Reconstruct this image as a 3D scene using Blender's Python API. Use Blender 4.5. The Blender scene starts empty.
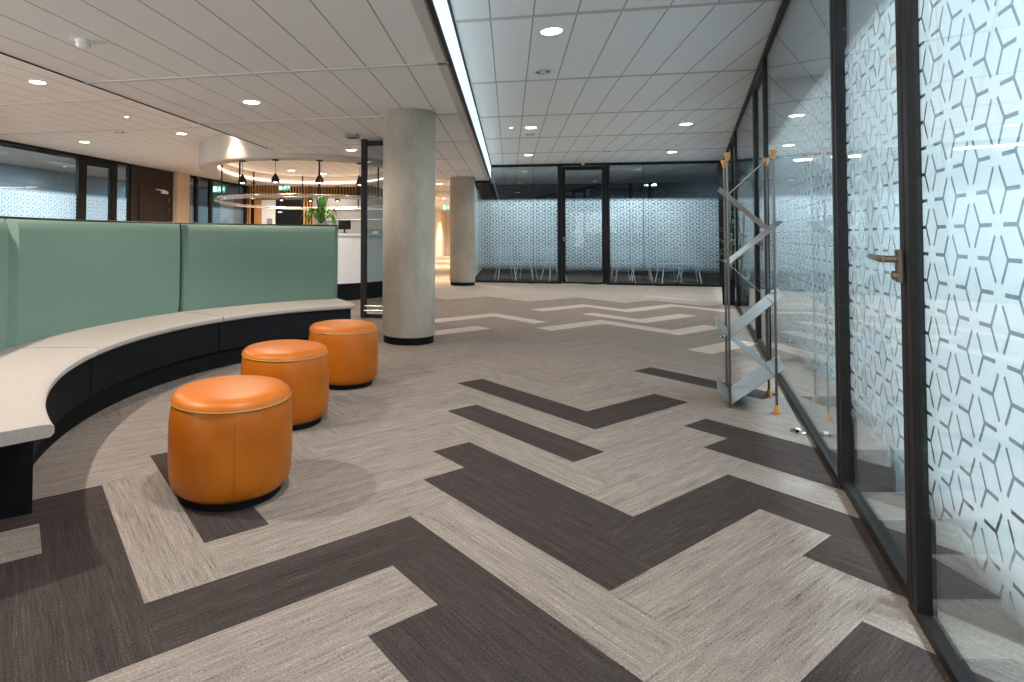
import bpy, bmesh, math, random
from mathutils import Vector, Matrix
random.seed(7)
sc = bpy.context.scene
FILL = .38  # scales the added fill lights behind the viewer
C = sc.collection
PI = math.pi
R = math.radians
CEIL, LOW = 2.817, 2.445

# ------------------------------------------------------------------ materials
def mat(name, col=(.5, .5, .5), rough=.6, metal=0, spec=.5, emit=None, estr=1):
    m = bpy.data.materials.new(name); m.use_nodes = True
    b = m.node_tree.nodes['Principled BSDF']
    b.inputs['Base Color'].default_value = (*col, 1)
    b.inputs['Roughness'].default_value = rough
    b.inputs['Metallic'].default_value = metal
    b.inputs['Specular IOR Level'].default_value = spec
    if emit:
        b.inputs['Emission Color'].default_value = (*emit, 1)
        b.inputs['Emission Strength'].default_value = estr
    return m
class N:
    def __init__(s, m):
        s.t = m.node_tree; s.n = s.t.nodes; s.b = s.n.get('Principled BSDF')
    def new(s, t, **k):
        x = s.n.new(t)
        for a, v in k.items(): setattr(x, a, v)
        return x
    def link(s, a, b): s.t.links.new(a, b)
    def val(s, x, sock):
        if isinstance(x, (int, float)): sock.default_value = x
        else: s.link(x, sock)
    def math(s, op, a, b=0, c=0):
        x = s.new('ShaderNodeMath', operation=op)
        s.val(a, x.inputs[0]); s.val(b, x.inputs[1]); s.val(c, x.inputs[2])
        return x.outputs[0]
    def noise(s, vec, scale, detail=2, rough=.5):
        x = s.new('ShaderNodeTexNoise'); s.link(vec, x.inputs['Vector'])
        x.inputs['Scale'].default_value = scale; x.inputs['Detail'].default_value = detail
        x.inputs['Roughness'].default_value = rough
        return x.outputs['Fac']
    def ramp(s, fac, stops):
        x = s.new('ShaderNodeValToRGB'); s.link(fac, x.inputs[0])
        e = x.color_ramp.elements
        while len(e) < len(stops): e.new(.5)
        for q, (p, c) in zip(e, stops): q.position = p; q.color = (*c, 1)
        return x.outputs[0]
    def mapv(s, vec, scale=(1, 1, 1), loc=(0, 0, 0), rot=(0, 0, 0)):
        x = s.new('ShaderNodeMapping'); s.link(vec, x.inputs[0])
        x.inputs['Scale'].default_value = scale; x.inputs['Location'].default_value = loc; x.inputs['Rotation'].default_value = rot
        return x.outputs[0]
    def coord(s, kind='Object'):
        x = s.new('ShaderNodeTexCoord'); return x.outputs[kind]
    def bump(s, h, strength=.3, dist=.01):
        x = s.new('ShaderNodeBump'); s.link(h, x.inputs['Height'])
        x.inputs['Strength'].default_value = strength; x.inputs['Distance'].default_value = dist
        s.link(x.outputs[0], s.b.inputs['Normal'])

def noisy(name, col, amp=.12, scale=(60, 60, 60), rough=.8, bump=.2, dist=.003, spec=.3, detail=3, metal=0):
    m = mat(name, col, rough, metal, spec); n = N(m)
    v = n.mapv(n.coord(), scale)
    f = n.noise(v, 1, detail)
    lo = tuple(c * (1 - amp) for c in col); hi = tuple(min(1, c * (1 + amp)) for c in col)
    n.link(n.ramp(f, [(.3, lo), (.7, hi)]), n.b.inputs['Base Color'])
    if bump: n.bump(f, bump, dist)
    return m

def carpet(name, col, dark, light):
    m = mat(name, col, .95, 0, .05); n = N(m)
    uv = n.coord('UV')
    s1 = n.noise(n.mapv(uv, (7, 130, 1)), 1, 3, .7)
    s2 = n.noise(n.mapv(uv, (120, 260, 1)), 1, 2, .6)
    s3 = n.noise(n.mapv(uv, (1.2, 26, 1)), 1, 2, .6)
    a = n.math('ADD', n.math('MULTIPLY', s1, .52), n.math('MULTIPLY', s2, .55))
    a = n.math('ADD', a, n.math('MULTIPLY', s3, .25))
    a = n.math('SUBTRACT', a, .16)
    n.link(n.ramp(a, [(.34, dark), (.44, tuple(x * .82 for x in col)), (.54, col), (.68, light)]), n.b.inputs['Base Color'])
    n.bump(s2, .5, .004)
    return m
M = {}
M['carpet'] = carpet('carpet_greige', (.248, .212, .187), (.085, .07, .06), (.385, .335, .298))
M['carpet_dark'] = carpet('carpet_charcoal', (.052, .042, .039), (.024, .019, .018), (.095, .077, .071))
M['carpet_light'] = carpet('carpet_sand', (.50, .42, .35), (.32, .265, .215), (.60, .52, .44))
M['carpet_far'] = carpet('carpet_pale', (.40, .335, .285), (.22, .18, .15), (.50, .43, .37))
M['carpet_mid'] = carpet('carpet_taupe', (.245, .202, .174), (.09, .073, .065), (.36, .305, .265))
M['black'] = mat('black_powder_coat', (.010, .009, .009), .5, 0, .22)
M['blackmatt'] = noisy('black_laminate', (.006, .0065, .008), .15, (30, 30, 30), .6, .05, spec=.12)
M['plinth'] = mat('black_plinth', (.004, .004, .0045), .7, 0, .15)
M['bronze'] = noisy('bronze_metal', (.30, .22, .17), .08, (5, 5, 200), .28, 0, metal=1)
M['chrome'] = mat('brushed_chrome', (.62, .60, .58), .25, 1)
M['steel'] = noisy('satin_steel', (.44, .425, .415), .06, (8, 120, 8), .36, 0, metal=1)
M['rod'] = mat('rod_steel', (.16, .15, .145), .35, 1)
M['white'] = mat('white_plastic', (.78, .78, .76), .45)
M['wall'] = noisy('cream_plaster', (.72, .66, .58), .04, (12, 12, 12), .8, .05)
M['offwall'] = noisy('blue_grey_wall', (.20, .25, .28), .05, (6, 6, 6), .8, .02)
M['darkwall'] = noisy('slate_wall', (.03, .036, .042), .05, (6, 6, 6), .8, .02)
M['beech'] = noisy('beech_wood', (.55, .26, .085), .15, (40, 40, 6), .5, .05)
M['green'] = noisy('sage_fabric', (.148, .217, .175), .16, (420, 420, 300), .9, .25, .002, .15)
M['seat'] = noisy('oat_fabric', (.345, .305, .275), .10, (260, 260, 30), .85, .15, .002, .2)
M['piping'] = mat('ochre_thread', (.62, .36, .06), .6)
M['soil'] = noisy('soil', (.03, .02, .015), .3, (60, 60, 60), .95)
M['pot'] = noisy('grey_pot', (.24, .24, .27), .06, (20, 20, 20), .6, .05)
M['desk'] = noisy('white_counter', (.70, .67, .65), .03, (8, 8, 8), .5, .02)
M['screen'] = mat('black_screen', (.008, .008, .01), .2)
M['emitw'] = mat('lamp_warm', (1, 1, 1), .5, emit=(1.0, .86, .70), estr=14)
M['emitc'] = mat('lamp_neutral', (1, 1, 1), .5, emit=(1.0, .96, .92), estr=14)
M['emits'] = mat('lamp_soft', (1, 1, 1), .5, emit=(1.0, .80, .58), estr=5)
M['exitg'] = mat('exit_green', (.02, .35, .22), .4, emit=(.02, .42, .26), estr=1.0)
M['exitw'] = mat('exit_white', (.8, .9, .86), .4, emit=(.75, 1, .9), estr=1.6)
M['red'] = mat('red_plastic', (.6, .02, .02), .4)
M['doorwood'] = noisy('dark_wenge', (.028, .018, .015), .25, (50, 50, 5), .5, .05)

def leather():
    m = mat('cognac_leather', (.55, .17, .018), .40, 0, .38); n = N(m)
    v = n.coord()
    f = n.noise(n.mapv(v, (5, 5, 5)), 1, 4); f2 = n.noise(n.mapv(v, (260, 260, 260)), 1, 2)
    n.link(n.ramp(f, [(.3, (.37, .090, .002)), (.7, (.49, .128, .004))]), n.b.inputs['Base Color'])
    n.bump(f2, .12, .002)
    r = n.new('ShaderNodeMapRange'); n.link(f, r.inputs[0]); r.inputs[3].default_value = .34; r.inputs[4].default_value = .48
    n.link(r.outputs[0], n.b.inputs['Roughness'])
    return m
M['leather'] = leather()

def concrete():
    m = mat('fair_faced_concrete', (.33, .31, .28), .75, 0, .35); n = N(m)
    v = n.coord()
    a = n.noise(n.mapv(v, (3, 3, 1.3)), 1, 5, .65); b = n.noise(n.mapv(v, (70, 70, 140)), 1, 3, .7)
    f = n.math('ADD', n.math('MULTIPLY', a, .6), n.math('MULTIPLY', b, .4))
    n.link(n.ramp(f, [(.32, (.215, .185, .15)), (.5, (.32, .28, .23)), (.68, (.41, .36, .30))]), n.b.inputs['Base Color'])
    n.bump(b, .4, .004)
    return m
M['concrete'] = concrete()

def ceilmat(name, x0, px, col=(.80, .79, .78)):
    # long acoustic panels with fine joints running down the room
    m = mat(name, col, .9, 0, .1); n = N(m)
    s = n.new('ShaderNodeSeparateXYZ'); n.link(n.coord(), s.inputs[0])
    t = n.math('FRACT', n.math('ADD', n.math('DIVIDE', n.math('SUBTRACT', s.outputs[0], x0), px), 100.5))
    d = n.math('MULTIPLY', n.math('ABSOLUTE', n.math('SUBTRACT', t, .5)), px)
    line = n.math('LESS_THAN', d, .0055)
    f = n.noise(n.mapv(n.coord(), (180, 180, 180)), 1, 2)
    base = n.ramp(f, [(.3, tuple(c * .95 for c in col)), (.7, tuple(min(1, c * 1.04) for c in col))])
    mx = n.new('ShaderNodeMix', data_type='RGBA'); n.link(line, mx.inputs[0]); n.link(base, mx.inputs[6])
    mx.inputs[7].default_value = (col[0] * .42, col[1] * .42, col[2] * .42, 1)
    n.link(mx.outputs[2], n.b.inputs['Base Color'])
    return m
M['ceil_r'] = ceilmat('ceiling_panel_high', -.14, .324, (.84, .86, .87))
M['ceil_l'] = ceilmat('ceiling_panel_low', -.776, .315, (.76, .755, .75))
M['ceil_w'] = ceilmat('ceiling_panel_left', -3.6, .324, (.82, .80, .78))
M['ceilplain'] = noisy('white_drywall', (.52, .47, .43), .02, (20, 20, 20), .85, .02)
M['rail'] = mat('ceiling_rail', (.52, .51, .50), .6)
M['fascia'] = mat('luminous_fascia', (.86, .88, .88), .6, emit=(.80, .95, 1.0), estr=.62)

def slats():
    m = mat('slat_wood', (.5, .25, .08), .55); n = N(m)
    s = n.new('ShaderNodeSeparateXYZ'); n.link(n.coord(), s.inputs[0])
    f = n.noise(n.mapv(n.coord(), (30, 30, 3)), 1, 3)
    n.link(n.ramp(f, [(.3, (.55, .26, .07)), (.7, (.78, .43, .15))]), n.b.inputs['Base Color'])
    return m
M['slat'] = slats()

def glass(name, tint=(.80, .88, .90), dark=1.0, boost=1.0):
    m = bpy.data.materials.new(name); m.use_nodes = True
    n = N(m); t = m.node_tree; t.nodes.clear()
    out = n.new('ShaderNodeOutputMaterial')
    lw = n.new('ShaderNodeLayerWeight'); lw.inputs[0].default_value = .5
    f = n.math('ADD', .045 * boost, n.math('MULTIPLY', n.math('POWER', lw.outputs['Facing'], 4.2), .9))
    tr = n.new('ShaderNodeBsdfTransparent'); tr.inputs[0].default_value = (*[c * dark for c in tint], 1)
    gl = n.new('ShaderNodeBsdfGlossy'); gl.inputs['Roughness'].default_value = .015
    mx = n.new('ShaderNodeMixShader'); n.link(f, mx.inputs[0]); n.link(tr.outputs[0], mx.inputs[1]); n.link(gl.outputs[0], mx.inputs[2])
    n.link(mx.outputs[0], out.inputs[0])
    return m
M['glass'] = glass('clear_glass', (.90, .95, .96))
M['glassfar'] = glass('clear_glass_smoked', (.62, .68, .70), 1, 1.3)

def film(name, L=.155, z0=.30, z1=2.0, col=(.92, .95, .96), fade=.16, LW=.0049):
    """privacy film: white cubes pattern, Y-shaped clear lines round six-pointed nodes; local x along the pane, z up"""
    m = bpy.data.materials.new(name); m.use_nodes = True
    n = N(m); m.node_tree.nodes.clear()
    out = n.new('ShaderNodeOutputMaterial')
    uv = n.new('ShaderNodeSeparateXYZ'); n.link(n.coord('UV'), uv.inputs[0])
    x, z = uv.outputs[0], uv.outputs[1]
    PX, PZ = math.sqrt(3) * L, L
    def cell(ox, oz):
        fx = n.math('MULTIPLY', n.math('SUBTRACT', n.math('FRACT', n.math('ADD', n.math('DIVIDE', n.math('SUBTRACT', x, ox), PX), 100.5)), .5), PX)
        fz = n.math('MULTIPLY', n.math('SUBTRACT', n.math('FRACT', n.math('ADD', n.math('DIVIDE', n.math('SUBTRACT', z, oz), PZ), 100.5)), .5), PZ)
        r = n.math('SQRT', n.math('ADD', n.math('MULTIPLY', fx, fx), n.math('MULTIPLY', fz, fz)))
        return fx, fz, r
    ax, az, ar = cell(0, 0); bx_, bz, br = cell(PX / 2, PZ / 2)
    pick = n.math('LESS_THAN', ar, br)
    def sel(a, b): return n.math('ADD', n.math('MULTIPLY', pick, a), n.math('MULTIPLY', n.math('SUBTRACT', 1, pick), b))
    rx, rz = sel(ax, bx_), sel(az, bz)
    rx = n.math('ABSOLUTE', rx); rz = n.math('ABSOLUTE', rz)
    r = n.math('SQRT', n.math('ADD', n.math('MULTIPLY', rx, rx), n.math('MULTIPLY', rz, rz)))
    # rays at 0 and 60 degrees in the first quadrant
    d0 = rz
    al0 = rx
    d1 = n.math('ABSOLUTE', n.math('SUBTRACT', n.math('MULTIPLY', rx, math.sin(R(60))), n.math('MULTIPLY', rz, math.cos(R(60)))))
    al1 = n.math('ADD', n.math('MULTIPLY', rx, math.cos(R(60))), n.math('MULTIPLY', rz, math.sin(R(60))))
    W, GAP = LW, .028
    def ln(d, al): return n.math('MULTIPLY', n.math('LESS_THAN', d, W), n.math('GREATER_THAN', al, GAP))
    line = n.math('MAXIMUM', ln(d0, al0), ln(d1, al1))
    lo = n.new('ShaderNodeMapRange'); n.link(z, lo.inputs[0]); lo.inputs[1].default_value = z0; lo.inputs[2].default_value = z0 + fade
    hi = n.new('ShaderNodeMapRange'); n.link(z, hi.inputs[0]); hi.inputs[1].default_value = z1; hi.inputs[2].default_value = z1 - .5 * fade
    a = n.math('MULTIPLY', n.math('MULTIPLY', lo.outputs[0], hi.outputs[0]), n.math('SUBTRACT', 1, line))
    a = n.math('MULTIPLY', a, .93)
    df = n.new('ShaderNodeBsdfDiffuse'); df.inputs[0].default_value = (*col, 1)
    tl = n.new('ShaderNodeBsdfTranslucent'); tl.inputs[0].default_value = (*col, 1)
    m1 = n.new('ShaderNodeMixShader'); m1.inputs[0].default_value = .5
    n.link(df.outputs[0], m1.inputs[1]); n.link(tl.outputs[0], m1.inputs[2])
    tr = n.new('ShaderNodeBsdfTransparent')
    m2 = n.new('ShaderNodeMixShader'); n.link(a, m2.inputs[0]); n.link(tr.outputs[0], m2.inputs[1]); n.link(m1.outputs[0], m2.inputs[2])
    n.link(m2.outputs[0], out.inputs[0])
    return m
M['film'] = film('privacy_film')
M['film_far'] = film('privacy_film_far', col=(.88, .93, .94), LW=.0068)
M['film_left'] = film('privacy_film_left', col=(.80, .90, .95))

def leafmat(name, c1, c2):
    m = mat(name, c1, .45, 0, .4); n = N(m)
    n.link(n.ramp(n.noise(n.mapv(n.coord(), (9, 9, 9)), 1, 2), [(.35, c1), (.65, c2)]), n.b.inputs['Base Color'])
    return m
M['leaf'] = leafmat('leaf_green', (.015, .07, .012), (.09, .26, .025))

# ------------------------------------------------------------------ helpers
def bx(bm, c, s, rz=0, rx=0, ry=0):
    mtx = Matrix.Translation(c) @ Matrix.Rotation(rz, 4, 'Z') @ Matrix.Rotation(ry, 4, 'Y') @ Matrix.Rotation(rx, 4, 'X') @ Matrix.Diagonal((s[0], s[1], s[2], 1))
    bmesh.ops.create_cube(bm, size=1, matrix=mtx)
def cyl(bm, p0, p1, r0, r1=None, seg=16):
    p0, p1 = Vector(p0), Vector(p1); d = p1 - p0
    q = d.to_track_quat('Z', 'Y').to_matrix().to_4x4()
    bmesh.ops.create_cone(bm, cap_ends=True, segments=seg, radius1=r0, radius2=r0 if r1 is None else r1, depth=d.length, matrix=Matrix.Translation((p0 + p1) / 2) @ q)
def lathe(bm, prof, c=(0, 0, 0), seg=48):
    rings = []
    for r, z in prof:
        if r < 1e-5: rings.append([bm.verts.new((c[0], c[1], c[2] + z))])
        else: rings.append([bm.verts.new((c[0] + r * math.cos(2 * PI * i / seg), c[1] + r * math.sin(2 * PI * i / seg), c[2] + z)) for i in range(seg)])
    for a, b in zip(rings, rings[1:]):
        for i in range(seg):
            j = (i + 1) % seg
            vs = ([a[i], a[j]] if len(a) > 1 else [a[0]]) + ([b[j], b[i]] if len(b) > 1 else [b[0]])
            if len(vs) > 2: bm.faces.new(vs)
def tube(bm, pts, r, closed=False, seg=10):
    n = len(pts); P = [Vector(p) for p in pts]; rings = []
    for i in range(n):
        a = P[(i - 1) % n] if closed or i > 0 else P[0]; b = P[(i + 1) % n] if closed or i < n - 1 else P[-1]
        t = (b - a).normalized(); up = Vector((0, 0, 1)) if abs(t.z) < .95 else Vector((1, 0, 0))
        u = t.cross(up).normalized(); v = t.cross(u)
        rr = r[i] if isinstance(r, (list, tuple)) else r
        rings.append([bm.verts.new(P[i] + u * rr * math.cos(2 * PI * k / seg) + v * rr * math.sin(2 * PI * k / seg)) for k in range(seg)])
    for i in range(n if closed else n - 1):
        a, b = rings[i], rings[(i + 1) % n]
        for k in range(seg): bm.faces.new((a[k], a[(k + 1) % seg], b[(k + 1) % seg], b[k]))
    if not closed: bm.faces.new(rings[0]); bm.faces.new(rings[-1][::-1])
def loft(bm, sections, caps=True):
    """sections: list of rings (lists of xyz) with equal count, closed profiles"""
    rings = [[bm.verts.new(p) for p in s] for s in sections]
    k = len(rings[0])
    for a, b in zip(rings, rings[1:]):
        for i in range(k): bm.faces.new((a[i], a[(i + 1) % k], b[(i + 1) % k], b[i]))
    if caps: bm.faces.new(rings[0][::-1]); bm.faces.new(rings[-1])
def obj(name, bm, m, parent=None, smooth=False, bevel=0, loc=None):
    bmesh.ops.recalc_face_normals(bm, faces=bm.faces)
    me = bpy.data.meshes.new(name); bm.to_mesh(me); bm.free()
    for x in (m if isinstance(m, list) else [m]): me.materials.append(x)
    if smooth:
        me.polygons.foreach_set('use_smooth', [True] * len(me.polygons))
        me.set_sharp_from_angle(angle=R(38))
    o = bpy.data.objects.new(name, me); C.objects.link(o)
    if parent: o.parent = parent
    if loc: o.location = loc
    if bevel:
        b = o.modifiers.new('bevel', 'BEVEL'); b.width = bevel; b.segments = 2; b.limit_method = 'ANGLE'
    return o
def thing(name, label, cat, loc=(0, 0, 0), rz=0, group=None):
    o = bpy.data.objects.new(name, None); C.objects.link(o); o.empty_display_size = .1
    o.location = loc; o.rotation_euler = (0, 0, rz)
    return tag(o, label, cat, group)
def tag(o, label=None, cat=None, group=None):
    if label: o['label'] = label
    if cat: o['category'] = cat
    if group: o['group'] = group
    return o
def struct(o, label=None, cat=None):
    o['kind'] = 'structure'
    return tag(o, label, cat)
def sbox(name, c, s, m, rz=0, parent=None, label=None, bevel=0, cat=None):
    bm = bmesh.new(); bx(bm, (0, 0, 0), s)
    o = obj(name, bm, m, parent, bevel=bevel); o.location = c; o.rotation_euler = (0, 0, rz)
    if not parent: struct(o, label, cat or name.split('_')[0])
    return o
def dup(root, loc, label, rz=None):
    r = root.copy(); C.objects.link(r); r.location = loc; r['label'] = label
    if rz is not None: r.rotation_euler = (0, 0, rz)
    for ch in list(root.children):
        c = ch.copy(); C.objects.link(c); c.parent = r
        for g in list(ch.children):
            d = g.copy(); C.objects.link(d); d.parent = c
    return r

# ------------------------------------------------------------------ floor: herringbone carpet planks
W_ = .25; OX, OY = .489, .0 + 2.494; S2 = math.sqrt(.5)
def fp(u, v): return (OX + W_ * (u + v) * S2, OY + W_ * (v - u) * S2)
DARK = {('A', -6, 1), ('A', -8, 3), ('B', -4, 3), ('A', -4, -1), ('A', -3, -2), ('B', 0, -1), ('A', 1, 2), ('A', 2, 1),
        ('B', 3, -4), ('A', 4, -1), ('A', 5, -2), ('A', -2, 5), ('A', -1, 4), ('A', -6, 9), ('B', -2, -7), ('A', -1, -4), ('A', 0, -5),
        ('A', -5, -8), ('B', -6, -11), ('A', -4, -9), ('A', -7, -6), ('A', 1, -6), ('A', -3, -10), ('B', -2, -15), ('B', -3, -14), ('B', -1, -8), ('B', -1, -16),
        ('B', -4, -13), ('A', -7, 10)} - {('B', -1, -8), ('A', -7, 10)}
LIGHT = {('B', -14, 13), ('A', -14, 17), ('A', -16, 19), ('B', -13, 20), ('B', -16, 23), ('A', -16, 27), ('A', -19, 22), ('B', -19, 18),
         ('B', -19, 10), ('A', -19, 14), ('B', -16, 7), ('B', -7, 14), ('A', -20, 31), ('B', -10, 17)}
MID = {('B', -23, 14), ('A', -23, 18), ('A', -22, 25), ('B', -21, 20)}
def rwx_(y): return 1.489 + .292 * (y - 2.981)
def floor():
    bm = bmesh.new(); uvl = bm.loops.layers.uv.new('UVMap'); seen = set()
    X0, X1, Y0, Y1 = -9.6, 10.6, -4.2, 32.5
    for i in range(-95, 60):
        for j in range(-60, 110):
            s = (i + j) % 8
            if 3 <= s <= 6:
                k = ('A', i - (s - 3), j); u0, v0, lu, lv = i - (s - 3), j, 4, 1
            else:
                t = (s + 1) % 8; k = ('B', i, j - t); u0, v0, lu, lv = i, j - t, 1, 4
            if k in seen: continue
            seen.add(k)
            cx, cy = fp(u0 + lu / 2, v0 + lv / 2)
            if not (X0 < cx < X1 and Y0 < cy < Y1): continue
            if cy > 19.5 and not (-5 < cx < 0): continue
            q = [(u0, v0), (u0 + lu, v0), (u0 + lu, v0 + lv), (u0, v0 + lv)]
            vs = [bm.verts.new((*fp(*p), 0)) for p in q]
            f = bm.faces.new(vs)
            ou, ov = random.uniform(0, 50), random.uniform(0, 50)
            for l, p in zip(f.loops, q):
                du, dv = (p[0] - u0) * W_, (p[1] - v0) * W_
                l[uvl].uv = (ou + du, ov + dv) if k[0] == 'A' else (ou + dv, ov + du)
            ly = cy
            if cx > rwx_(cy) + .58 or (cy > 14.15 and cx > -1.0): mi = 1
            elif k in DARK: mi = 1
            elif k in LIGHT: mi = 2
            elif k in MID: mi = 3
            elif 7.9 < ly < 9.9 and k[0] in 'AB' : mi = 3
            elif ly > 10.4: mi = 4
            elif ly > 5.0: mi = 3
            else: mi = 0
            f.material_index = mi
    # slab under the carpet
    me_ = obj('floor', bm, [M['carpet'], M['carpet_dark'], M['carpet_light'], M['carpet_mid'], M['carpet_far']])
    struct(me_, 'greige herringbone plank carpet with dark chevrons', 'floor')
    n = me_.data
    for p in n.polygons:
        if p.normal.z < 0: p.flip()
    return me_
floor()

# ------------------------------------------------------------------ ceilings
RC = Vector((-4.12, 11.45)); RA = R(-78)          # oval reception feature, centre and tilt of its long axis
def oval(a, b, n=72, t0=0, t1=2 * PI, p=2.25, endp=False):
    out = []
    for k in range(n + (1 if endp else 0)):
        t = t0 + (t1 - t0) * k / n
        ct, st = math.cos(t), math.sin(t)
        x = a * math.copysign(abs(ct) ** (2 / p), ct); y = b * math.copysign(abs(st) ** (2 / p), st)
        out.append((RC.x + x * math.cos(RA) - y * math.sin(RA), RC.y + x * math.sin(RA) + y * math.cos(RA)))
    return out
def prism(bm, pts, z0, z1):
    lo = [bm.verts.new((x, y, z0)) for x, y in pts]; hi = [bm.verts.new((x, y, z1)) for x, y in pts]
    bm.faces.new(lo[::-1]); bm.faces.new(hi); k = len(pts)
    for i in range(k): bm.faces.new((lo[i], lo[(i + 1) % k], hi[(i + 1) % k], hi[i]))
# low ceiling with the oval cut out of it
ov = oval(2.77, 2.02, 180)
right_side = [p for p in ov if p[0] > -3.6]
right_side.sort(key=lambda p: math.atan2(p[1] - RC.y, p[0] - RC.x))
pts = [(-3.6, -4.2), (-.445, -4.2), (-.445, 13.9), (-.9, 13.9), (-.9, 32.5), (-5.2, 32.5), (-5.2, 18.6), (-3.6, 18.6), (-3.6, right_side[-1][1])] + right_side[::-1] + [(-3.6, right_side[0][1])]
bm = bmesh.new(); prism(bm, pts, LOW, CEIL + .05)
bmesh.ops.triangulate(bm, faces=[f for f in bm.faces if len(f.verts) > 4])
struct(obj('ceiling', bm, M['ceil_l']), 'lower ceiling of pale narrow panels above the curved bench', 'ceiling')
sbox('ceiling', (5.08, 7.9, CEIL + .05), (11.05, 24.2, .1), M['ceil_r'], label='higher ceiling of pale grid panels above the walkway')
sbox('ceiling', (-6.6, 7.3, CEIL + .05), (6.0, 23, .1), M['ceil_w'], label='higher ceiling zone above the far left glazing')
# object coords of the boxes start at their centres -> shift the joint phase through the mesh itself
for o, c in ((C.objects['ceiling.001'], (5.08, 7.9, CEIL + .05)), (C.objects['ceiling.002'], (-6.6, 7.3, CEIL + .05))):
    o.data.transform(Matrix.Translation(c)); o.location = (0, 0, 0)
def rails(ys, x0, x1, z, w=.035):
    for k, y in enumerate(ys):
        bm = bmesh.new(); bx(bm, ((x0 + x1) / 2, y, z - .004), (x1 - x0, w, .008))
        o = obj('trim_%d' % (trimn[0]), bm, M['rail']); trimn[0] += 1
        struct(o, None, 'trim')
trimn = [1]
def rwx(y): return 1.489 + .292 * (y - 2.981)
bmr = bmesh.new()
for k in range(-4, 6):
    y = 4.481 + 1.8786 * k
    bx(bmr, ((-.44 + rwx(y)) / 2, y, CEIL - .004), (rwx(y) + .44, .035, .008))
struct(obj('trim_1', bmr, M['rail']), 'grey cross rails of the higher ceiling', 'trim')
bmr = bmesh.new()
for k in range(-4, 3):
    y = 4.32 + 1.845 * k
    bx(bmr, (-2.022, y, LOW - .004), (3.15, .04, .008))
for y in (9.855, 11.7, 13.545, 15.39, 17.2):
    bx(bmr, (-1.3 if y < 14 else -1.9, y, LOW - .004), (1.1 if y < 13 else 1.7, .03, .008))
struct(obj('trim_2', bmr, M['rail']), 'pale cross rails of the lower ceiling', 'trim')
bmr = bmesh.new()
for y in (4.41, 6.30, 8.19): bx(bmr, (-6.28, y, CEIL - .004), (5.34, .03, .008))
struct(obj('trim_3', bmr, M['rail']), 'cross rails of the left ceiling zone', 'trim')
# bright fascia between the two ceiling heights, black shadow lines at its edges
sbox('trim_4', (-.438, 4.85, (LOW + CEIL) / 2), (.014, 18.1, CEIL - LOW - .04), M['fascia'], label='white lit fascia where the ceiling steps up')
sbox('trim_5', (-.436, 4.85, LOW + .003), (.03, 18.1, .022), M['black'], label='black edge profile along the step in the ceiling')
sbox('trim_6', (-.425, 4.85, CEIL - .006), (.02, 18.1, .012), M['black'], label='black shadow line at the top of the fascia')
sbox('trim_7', (-.50, 4.85, LOW - .004), (.07, 18.1, .008), M['rail'], label='pale border strip of the lower ceiling')
sbox('trim_8', (-3.604, 2.0, LOW + .006), (.012, 12.3, .03), M['black'], label='dark edge line of the left ceiling step')
# oval bulkhead
bm = bmesh.new()
A0, B0, A1, B1, ZR = 2.80, 2.05, 2.47, 1.74, 2.365
o0, i0 = oval(A0, B0), oval(A1, B1)
def ringv(pts, z): return [bm.verts.new((x, y, z)) for x, y in pts]
rg = [ringv(oval(A0, B0), CEIL + .02), ringv(oval(A0, B0), ZR + .02), ringv(oval(A0 - .02, B0 - .02), ZR), ringv(oval(A1 + .05, B1 + .05), ZR), ringv(oval(A1, B1), ZR + .03), ringv(oval(A1 - .03, B1 - .03), 2.60), ringv(oval(A1 - .03, B1 - .03), 2.66)]
for a, b in zip(rg, rg[1:]):
    for i in range(72): bm.faces.new((a[i], a[(i + 1) % 72], b[(i + 1) % 72], b[i]))
o = obj('ceiling', bm, M['ceilplain'], smooth=True); struct(o, 'oval plaster bulkhead hanging over the reception desk', 'ceiling')
bm = bmesh.new(); prism(bm, oval(A1 + .0, B1 + .0), 2.60, 2.64)
struct(obj('ceiling', bm, M['ceil_w']), 'panelled ceiling inside the oval bulkhead', 'ceiling')

bm = bmesh.new(); tube(bm, [(x, y, 2.44) for x, y in oval(A1 - .035, B1 - .035, 96)], .012, True, 6)
tag(obj('cove_light', bm, mat('led_warm', (1, 1, 1), .5, emit=(1, .74, .52), estr=8)), 'warm light line inside the oval bulkhead', 'cove light')
# ------------------------------------------------------------------ outer walls (shell)
sbox('wall_back', (.5, -4.3, 1.41), (20.4, .2, 2.9), M['wall'], label='pale wall behind the viewer')
sbox('wall_left', (-9.15, 2.1, 1.41), (.2, 12.8, 2.9), M['wall'], label='pale left wall')
sbox('wall_front', (4.8, 19.6, 1.41), (12.2, .2, 2.9), M['darkwall'], label='slate wall of the room behind the far glazing')
sbox('wall_corridor', (-1.0, 23.3, 1.3), (.2, 18.6, 2.6), M['wall'], label='cream corridor wall')
sbox('wall_corridor', (-3.62, 25.6, 1.3), (.2, 14.0, 2.6), M['wall'], label='cream wall along the bright corridor')
sbox('wall_corridor', (-2.3, 32.4, 1.3), (2.6, .2, 2.6), M['wall'], label='cream wall closing the corridor')
bm = bmesh.new(); bx(bm, (0, 0, 1.05), (.9, .05, 2.1)); 
o = obj('door_9', bm, M['doorwood']); o.location = (-1.75, 32.27, 0); struct(o, 'dark door at the end of the corridor', 'door')

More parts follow.
